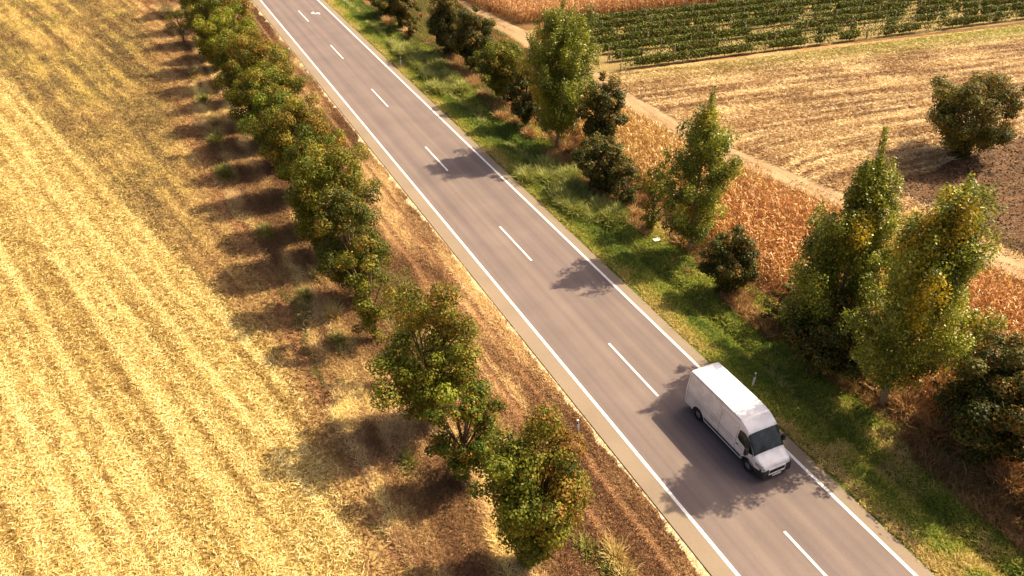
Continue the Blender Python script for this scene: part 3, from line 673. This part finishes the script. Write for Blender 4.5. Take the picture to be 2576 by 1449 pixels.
# ---------------------------------------------------------------- vineyard
M_post = plain("weathered_post", (.45, .38, .30), .85)
SM = []
ORD = ["first", "second", "third", "fourth", "fifth", "sixth", "seventh"]
for i in range(7):
    rng = np.random.default_rng(300 + i)
    ya = 70.2 + 2.55 * i; xa = 25.2 if i < 4 else 22.6 + .9 * (i - 4)
    xb = 92.0
    root = empty("vine_row", (xa, ya - .115 * (xa - 25), 0), "%s leafy trellised vine row counted up from the mown field" % ORD[i], "vine row", "trellised vine rows of the vineyard")
    n = int((xb - xa) * 380); u = rng.uniform(0, xb - xa, n)
    gap = fb(u * .35, u * 0 + i * 7, 60 + i); keep = (gap > (.34 if i > 1 else .46)) | (rng.uniform(0, 1, n) < .2); u = u[keep]; n = len(u)
    hh = .65 + .75 * fb(u * .8, u * 0 + i, 70 + i); ww = .26 + .2 * nz(u * .9, i, 8)
    a = rng.uniform(0, 2*np.pi, n); rr_ = rng.uniform(.3, 1, n) ** .5
    z = .76 + hh * .5 * np.sin(a) * rr_; z = np.maximum(z, .12); y_ = ww * np.cos(a) * rr_
    P = np.stack([u, y_ - .115 * u, z], 1); N = np.stack([0*a, np.cos(a), np.sin(a)], 1) + rng.normal(0, .6, (n, 3))
    t = np.clip(rng.normal(.5, .27, n), 0, 1); C = pick(t, [(0, (.03, .05, .008)), (.5, (.105, .145, .018)), (1, (.28, .31, .045))]); br = rng.uniform(0, 1, n) < .08 + .1 * (fb(u * .2, i, 4) > .55); C[br] = pick(t[br], [(0, (.1, .06, .02)), (1, (.4, .26, .09))])
    quads("foliage", leaf_quads(P, N, np.full(n, .2)), M_leaf, root, C)
    for uu in np.arange(.5, xb - xa, 1.7):
        if not SM:
            st = MB(); st.tube([(0, 0, -.05), (.06, 0, .5), (0, 0, 1.0)], [.035, .03, .025], 5); so = st.build("stem", M_twig, root); SM.append(so.data)
        else: so = bpy.data.objects.new("stem", SM[0]); COL.objects.link(so); so.parent = root
        so.location = (float(uu), float(-.115 * uu), 0)
    for uu in np.arange(0, xb - xa, 6.2):
        pb = MB(); pb.tube([(0, 0, -.05), (.03, 0, 1.9)], [.055, .05], 6); po = pb.build("post", M_post, root); po.location = (float(uu), float(-.115 * uu), 0)

# ---------------------------------------------------------------- roadside posts
M_white = plain("white_plastic", (.75, .73, .70), .45); M_black = plain("black_plastic", (.02, .02, .02), .5); M_refl = plain("reflector", (.7, .68, .6), .2)
def delineator(x, y, label, lean=0.0, H=.95):
    r = empty("delineator_post", (x, y, float(zground(x, y))), label, "road post", "roadside delineator posts"); r.rotation_euler = (0, lean, 0)
    def sect(z0, z1, nm, mat, w0=.06, tip=0, par=r):
        b_ = MB(); w = w0; z2 = z1 + tip
        b_.add([(-w, -.045, z0), (w, -.045, z0), (w, .0, z0), (0, .05, z0), (-w, 0, z0), (-w, -.045, z2), (w, -.045, z1), (w, 0, z1), (0, .05, (z1+z2)/2), (-w, 0, z2)],
               [(4,3,2,1,0), (5,6,7,8,9), (0,1,6,5), (1,2,7,6), (2,3,8,7), (3,4,9,8), (4,0,5,9)])
        return b_.build(nm, mat, par)
    sect(-.05, H * .70, "body", M_white); bd = sect(H * .70, H * .90, "band", M_black, .0605); sect(H * .90, H * .97, "cap", M_white, .06, .05)
    b_ = MB(); b_.box(-.025, .025, -.052, -.0455, H * .73, H * .87); b_.build("reflector", M_refl, bd)
delineator(5.1, 24.6, "white post with black band behind the van on the right verge", .06)
delineator(4.85, 81.4, "white post with black band in the green verge near the top", .03)
delineator(-5.2, 25.7, "leaning faded post with black band on the dry left verge", -.1, .85)
delineator(-4.95, 82.6, "small post with black band beside the wide brownish maple on the left verge", .02, .85)
r = empty("marker_sign", (5.5, 104.1, 0), "thin stake with a small pale plate on the right verge at the top", "sign")
b_ = MB(); b_.tube([(0, 0, 0), (.03, 0, 1.1)], [.03, .03], 6); b_.build("pole", M_black, r)
b_ = MB(); b_.box(-.16, .22, -.02, .02, 1.08, 1.26); b_.build("plate", M_white, r, bevel=.008)
def litter(x, y, s, label, seed):
    g_ = np.random.default_rng(seed); me = bpy.data.meshes.new("litter"); v = []; f = []
    for i in range(5):
        for j in range(5): v.append(((i - 2) * s * .4 + g_.normal(0, s * .07), (j - 2) * s * .3 + g_.normal(0, s * .07), .12 + abs(g_.normal(0, s * .28))))
    for i in range(4):
        for j in range(4): f.append((i*5+j, i*5+j+1, (i+1)*5+j+1, (i+1)*5+j))
    me.from_pydata(v, [], f); o = link("litter", me, M_white); o.location = (x, y, 0); o.modifiers.new("t", 'SOLIDIFY').thickness = .01
    tag(o, label, "litter")
litter(9.0, 39.6, .3, "crumpled white litter in the green grass left of the middle poplar", 1)

# ---------------------------------------------------------------- van
def paint():
    m, n, l, p = newmat("white_paint")
    tc = n.new("ShaderNodeTexCoord"); a = n.new("ShaderNodeTexNoise"); a.inputs["Scale"].default_value = 1.7; a.inputs["Detail"].default_value = 6; a.inputs["Roughness"].default_value = .65
    l.new(tc.outputs["Object"], a.inputs[0]); c = n.new("ShaderNodeValToRGB"); e = c.color_ramp.elements
    e[0].position = .42; e[0].color = (.76, .75, .74, 1); e[1].position = .55; e[1].color = (.90, .89, .88, 1); l.new(a.outputs[0], c.inputs[0]); l.new(c.outputs[0], p.inputs["Base Color"])
    p.inputs["Roughness"].default_value = .32; p.inputs["Coat Weight"].default_value = .4; p.inputs["Coat Roughness"].default_value = .08
    return m
M_paint = paint(); M_glass = groundmat("dark_glass", [(.4, (.010, .014, .012)), (.55, (.03, .042, .036)), (.65, (.075, .09, .08))], 1.6, 3.5, bump=0, rough=.08)
M_glass.node_tree.nodes["Principled BSDF"].inputs["Specular IOR Level"].default_value = .45; M_trim = plain("grey_trim", (.022, .022, .024), .6)
M_seam = plain("panel_gap", (.10, .095, .095), .7); M_tyre = plain("tyre", (.02, .02, .02), .85); M_rim = plain("wheel_metal", (.30, .30, .31), .4, .6)
M_lamp = plain("lamp_lens", (.45, .38, .30), .12, .1, .8, .6); M_red = plain("red_lens", (.4, .02, .015), .2)
M_under = plain("underbody", (.012, .012, .012), .9)
TOP = [(-3.0,.86),(-2.97,.93),(-2.9,.985),(-2.75,1.04),(-2.42,1.17),(-2.34,1.24),(-2.0,1.68),(-1.66,2.08),(-1.5,2.20),(-1.3,2.30),(-1.0,2.41),(-.6,2.46),(0,2.48),(2.75,2.465),(2.93,2.45),(2.985,2.42),(3.0,2.38)]
WID = [(-3.0,.80),(-2.95,.86),(-2.85,.905),(-2.6,.945),(-2.2,.975),(-1.6,.985),(2.6,.985),(2.92,.98),(2.985,.97),(3.0,.95)]
ZF = [0,.10,.22,.36,.48,.60,.74,.86,.93,.965,.985,.996,1.0]; WF = [.955,.98,1,1,.995,.97,.94,.91,.89,.872,.84,.55,0.0]
AX = (-2.08, 1.86)
def bot(y):
    z = .34
    for a in AX:
        d = abs(y - a)
        if d < .46: z = max(z, .34 + math.sqrt(max(0, .46**2 - d*d)) * .98)
    return z
def ring(y, t):
    """t 0 = sill, 1 = roof centre; half width and height of the body side"""
    top = float(np.interp(y, [p[0] for p in TOP], [p[1] for p in TOP])); w = float(np.interp(y, [p[0] for p in WID], [p[1] for p in WID]))
    base = .34; u = t * (len(ZF) - 1); zf = float(np.interp(u, range(len(ZF)), ZF)); wf = float(np.interp(u, range(len(ZF)), WF))
    if top < 1.6:                      # bonnet: sides stay upright, top nearly flat
        k = (1.6 - top) / .6; k = min(1, max(0, k)); wf = wf * (1 - k) + k * float(np.interp(u, range(len(ZF)), [.97,.985,1,1,1,.99,.975,.955,.92,.86,.74,.45,0]))
    z = base + (top - base) * zf
    return w * wf, z
def surf(y, s):                        # s -1..1, negative = the -X side, 0 = roof centre
    x, z = ring(y, 1 - abs(s)); return Vector((math.copysign(x, s) if s else 0, y, max(z, bot(y)) if abs(s) > .75 else z))
def sfree(y, s):
    x, z = ring(y, 1 - abs(s)); return Vector((math.copysign(x, s) if s else 0, y, z))
def normal(y, s):
    a = sfree(min(y + .03, 3), s) - sfree(max(y - .03, -3), s); b_ = sfree(y, min(s + .02, 1)) - sfree(y, max(s - .02, -1)); n_ = a.cross(b_)
    if n_.length == 0: return Vector((0, 0, 1))
    n_.normalize(); c = Vector((0, y, 1.0)); 
    return n_ if n_.dot(sfree(y, s) - c) > 0 else -n_
def patch(b_, y0, y1, s0, s1, ny=6, ns=6, off=.006):
    base = len(b_.v)
    for i in range(ny + 1):
        for j in range(ns + 1):
            y = y0 + (y1 - y0) * i / ny; s = s0 + (s1 - s0) * j / ns; b_.v.append(tuple(sfree(y, s) + normal(y, s) * off))
    for i in range(ny):
        for j in range(ns): b_.f.append((base+i*(ns+1)+j, base+i*(ns+1)+j+1, base+(i+1)*(ns+1)+j+1, base+(i+1)*(ns+1)+j))
def s_at(y, z):                        # ring parameter of a side height
    lo, hi = 0., 1.
    for _ in range(24):
        m = (lo + hi) / 2
        if ring(y, m)[1] < z: lo = m
        else: hi = m
    return 1 - lo
def sidepoly(b_, pts, sg, off=.007):
    vs = []
    for y, z in pts:
        s = s_at(y, z) * sg; vs.append(tuple(sfree(y, s) + normal(y, s) * off))
    cxyz = (sum(p[0] for p in pts) / len(pts), sum(p[1] for p in pts) / len(pts)); s = s_at(*cxyz) * sg
    vs.append(tuple(sfree(cxyz[0], s) + normal(cxyz[0], s) * off)); n_ = len(pts)
    b_.add(vs, [(i, (i + 1) % n_, n_) for i in range(n_)])
def hstrip(b_, y0, y1, z0, z1, sg, off=.006, ny=14):
    base = len(b_.v)
    for i in range(ny + 1):
        y = y0 + (y1 - y0) * i / ny
        for z in (z0, z1):
            s = s_at(y, z) * sg; b_.v.append(tuple(sfree(y, s) + normal(y, s) * off))
    for i in range(ny): b_.f.append((base+2*i, base+2*i+1, base+2*i+3, base+2*i+2))
def vstrip(b_, y, z0, z1, sg, w=.012, off=.006, nzz=10):
    base = len(b_.v)
    for i in range(nzz + 1):
        z = z0 + (z1 - z0) * i / nzz
        for yy in (y - w, y + w):
            s = s_at(yy, z) * sg; b_.v.append(tuple(sfree(yy, s) + normal(yy, s) * off))
    for i in range(nzz): b_.f.append((base+2*i, base+2*i+1, base+2*i+3, base+2*i+2))

van = empty("delivery_van", (1.68, 21.85, .07), "white high-roof panel van driving on the road, seen from its front corner", "van")
yy = sorted(set([round(v, 3) for v in list(np.linspace(-3, 3, 61)) + [p[0] for p in TOP] + [a + d for a in AX for d in (-.46, -.44, -.40, -.33, -.22, -.1, 0, .1, .22, .33, .40, .44, .46)]]))
ss = [-1 + i / (len(ZF) - 1) for i in range(len(ZF) - 1)] + [0] + [(i + 1) / (len(ZF) - 1) for i in range(len(ZF) - 1)]
b_ = MB(); ns = len(ss)
for y in yy:
    for s in ss: b_.v.append(tuple(surf(y, s)))
for i in range(len(yy) - 1):
    for j in range(ns - 1): b_.f.append((i*ns+j, i*ns+j+1, (i+1)*ns+j+1, (i+1)*ns+j))
b_.f.append(tuple(range(ns))); b_.f.append(tuple((len(yy)-1)*ns + j for j in range(ns))[::-1])
body = b_.build("body", M_paint, van)
import bmesh
bm = bmesh.new(); bm.from_mesh(body.data); bmesh.ops.recalc_face_normals(bm, faces=bm.faces); bm.to_mesh(body.data); bm.free()
body.data.polygons.foreach_set("use_smooth", np.ones(len(body.data.polygons), bool)); body.data.set_sharp_from_angle(angle=R(38))
b_ = MB(); b_.box(-.90, .90, -2.9, 2.93, .28, .80); u_ = b_.build("underbody", M_under, van)
# windscreen, side glass
b_ = MB(); patch(b_, -2.33, -1.69, -.36, .36, 10, 18, .008); b_.build("windscreen", M_glass, van, True)
wip = MB()
for x0, x1 in ((-.55, .0), (.05, .6)):
    wip.tube([tuple(sfree(-2.33, x0 * .3) + Vector((x0 * .6, -.02, .03))), tuple(Vector((x1, -2.26, 1.36)))], [.012, .010], 5)
wip.build("wiper", M_trim, van)
for sg in (-1, 1):
    w = MB(); sidepoly(w, [(-2.28, 1.19), (-2.12, 1.38), (-1.9, 1.66), (-1.66, 1.88), (-1.5, 1.95), (-1.22, 1.95), (-1.14, 1.88), (-1.12, 1.6), (-1.14, 1.42), (-1.3, 1.33), (-1.6, 1.28), (-1.8, 1.17), (-2.05, 1.13)], sg)
    w.build("side_window", M_glass, van)
    d_ = MB()
    vstrip(d_, -1.05, .40, 2.05, sg, .009); vstrip(d_, .22, .40, 2.1, sg, .009); hstrip(d_, -1.05, .22, 2.1, 2.115, sg)
    hstrip(d_, -1.0, 2.9, 1.17, 1.19, sg); hstrip(d_, -1.0, 2.9, 1.02, 1.035, sg); hstrip(d_, -1.0, 2.75, 2.36, 2.375, sg); hstrip(d_, .3, 2.9, 1.34, 1.352, sg)
    vstrip(d_, -1.98, .9, 1.12, sg, .008); vstrip(d_, 2.86, .45, 2.2, sg, .009)
    d_.build("panel_seam", M_seam, van)
    t_ = MB(); hstrip(t_, -1.55, 1.34, .47, .60, sg, .022); t_.build("rub_strip", M_trim, van)
    h_ = MB(); s0 = Vector((sg * .985, 0, 0)); h_.box(min(sg*.975, sg*1.01), max(sg*.975, sg*1.01), -1.28, -1.12, 1.04, 1.09); h_.build("door_handle", M_trim, van, bevel=.01)
    # mirror: arm, housing, glass
    m_ = MB(); cx_ = sg * 1.14
    m_.tube([(sg * .95, -1.98, 1.22), (sg * 1.06, -2.0, 1.24)], [.035, .03], 6); m_.box(min(cx_ - .09, cx_ + .09), cx_ + .09, -2.06, -1.92, 1.12, 1.50)
    mo = m_.build("mirror", M_trim, van, bevel=.035); g_ = MB(); g_.box(cx_ - .07, cx_ + .07, -1.918, -1.912, 1.15, 1.47); g_.build("mirror_glass", M_glass, mo)
    # headlight wraps over the corner
    l_ = MB(); y0h, y1h = -2.93, -2.50
    base = 0
    for i in range(9):
        f_ = i / 8; y = y0h + (y1h - y0h) * f_
        top_z = float(np.interp(y, [p[0] for p in TOP], [p[1] for p in TOP])); zl = .80 + .06 * f_; zh = top_z - .025 - .02 * f_ - .06 * f_ * f_
        for j in range(4):
            z = zl + (zh - zl) * (j / 3) * (1 - .25 * f_); s = s_at(y, z) * sg; l_.v.append(tuple(sfree(y, s) + normal(y, s) * .012))
    for i in range(8):
        for j in range(3): l_.f.append((i*4+j, i*4+j+1, i*4+j+5, i*4+j+4))
    hl = l_.build("headlight", M_lamp, van, True)
    li = MB(); li.tube([(sg * .80, -2.985, .87), (sg * .80, -3.03, .87)], [.06, .05], 10); li.build("bulb", M_rim, hl)
    t_ = MB(); t_.box(min(sg*.82, sg*.93), max(sg*.82, sg*.93), 2.985, 3.02, 1.0, 1.75); t_.build("tail_lamp", M_red, van, bevel=.01)
    for a in AX:
        xw = sg * .84
        tr = MB(); prof = [(-.11, .20), (-.115, .30), (-.09, .335), (0, .345), (.09, .335), (.115, .30), (.11, .20)]; n_ = 28; base = 0
        for j in range(n_):
            th = 2 * math.pi * j / n_
            for px_, pr in prof: tr.v.append((px_, pr * math.cos(th), pr * math.sin(th)))
        for j in range(n_):
            for k in range(len(prof) - 1): tr.f.append((j*7+k, j*7+k+1, ((j+1) % n_)*7+k+1, ((j+1) % n_)*7+k))
        wh = empty("wheel", (xw, a, .345), None, None); wh.parent = van
        tr.build("tyre", M_tyre, wh, True)
        rm = MB(); rm.tube([(-.06, 0, 0), (sg * .075, 0, 0)], [.205, .205], 20); rm.tube([(sg * .07, 0, 0), (sg * .10, 0, 0)], [.10, .07], 14)
        for j in range(8):
            th = j * math.pi / 4; rm.box(min(sg*.074, sg*.085), max(sg*.074, sg*.085), math.cos(th)*.15-.022, math.cos(th)*.15+.022, math.sin(th)*.15-.022, math.sin(th)*.15+.022)
        rm.build("rim", M_rim, wh)
        if a < 0:
            ar = MB(); base = len(ar.v); n2 = 16
            for j in range(n2 + 1):
                th = math.pi * j / n2; 
                for rr2, oo in ((.455, .012), (.50, .012)):
                    y = a + rr2 * math.cos(th); z = .36 + rr2 * math.sin(th) * .98; s = s_at(y, max(z, .35)) * sg; ar.v.append(tuple(sfree(y, s) + normal(y, s) * oo))
            for j in range(n2): ar.f.append((2*j, 2*j+1, 2*j+3, 2*j+2))
            ar.build("wheel_arch", M_trim, van)
# front bumper: dark corners wrap round, white centre with dark grille
bp_ = MB()
for sg in (-1, 1):
    base = len(bp_.v)
    for i in range(11):
        y = -3.0 + .49 * i / 10
        for z in (.26, .45, .62, .74 - .05 * (i / 10)):
            s = s_at(y, max(z, .341)) * sg; p = sfree(y, s) + normal(y, s) * .03; p.z = z; p.y -= .03 * (1 - i / 10); bp_.v.append(tuple(p))
    for i in range(10):
        for j in range(3): bp_.f.append((base+i*4+j, base+i*4+j+1, base+(i+1)*4+j+1, base+(i+1)*4+j))
    bp_.box(min(sg*.50, sg*.83), max(sg*.50, sg*.83), -3.06, -2.98, .28, .72)
bp_.box(-.50, .50, -3.075, -2.98, .24, .40)
bum = bp_.build("front_bumper", M_trim, van)
g_ = MB(); g_.box(-.46, .46, -3.045, -2.99, .50, .70)
for k in range(4): g_.box(-.45, .45, -3.055, -3.04, .52 + k * .048, .535 + k * .048)
g_.build("grille", M_under, van)
f_ = MB(); f_.box(-.50, -.465, -3.06, -2.99, .40, .80); f_.box(.465, .50, -3.06, -2.99, .40, .80); f_.box(-.46, .46, -3.05, -2.99, .70, .78); f_.box(-.46, .46, -3.055, -2.99, .40, .50); f_.build("bumper_centre", M_paint, van, bevel=.01)
p_ = MB(); p_.box(-.26, .26, -3.085, -3.07, .29, .40); p_.build("number_plate", M_white, van)
h_ = MB()
patch(h_, -2.93, -2.46, -.30, -.292, 8, 1, .006); patch(h_, -2.93, -2.46, .292, .30, 8, 1, .006)
h_.build("bonnet_seam", M_seam, van)
print("faces", sum(len(o.data.polygons) for o in bpy.data.objects if o.type == 'MESH'))
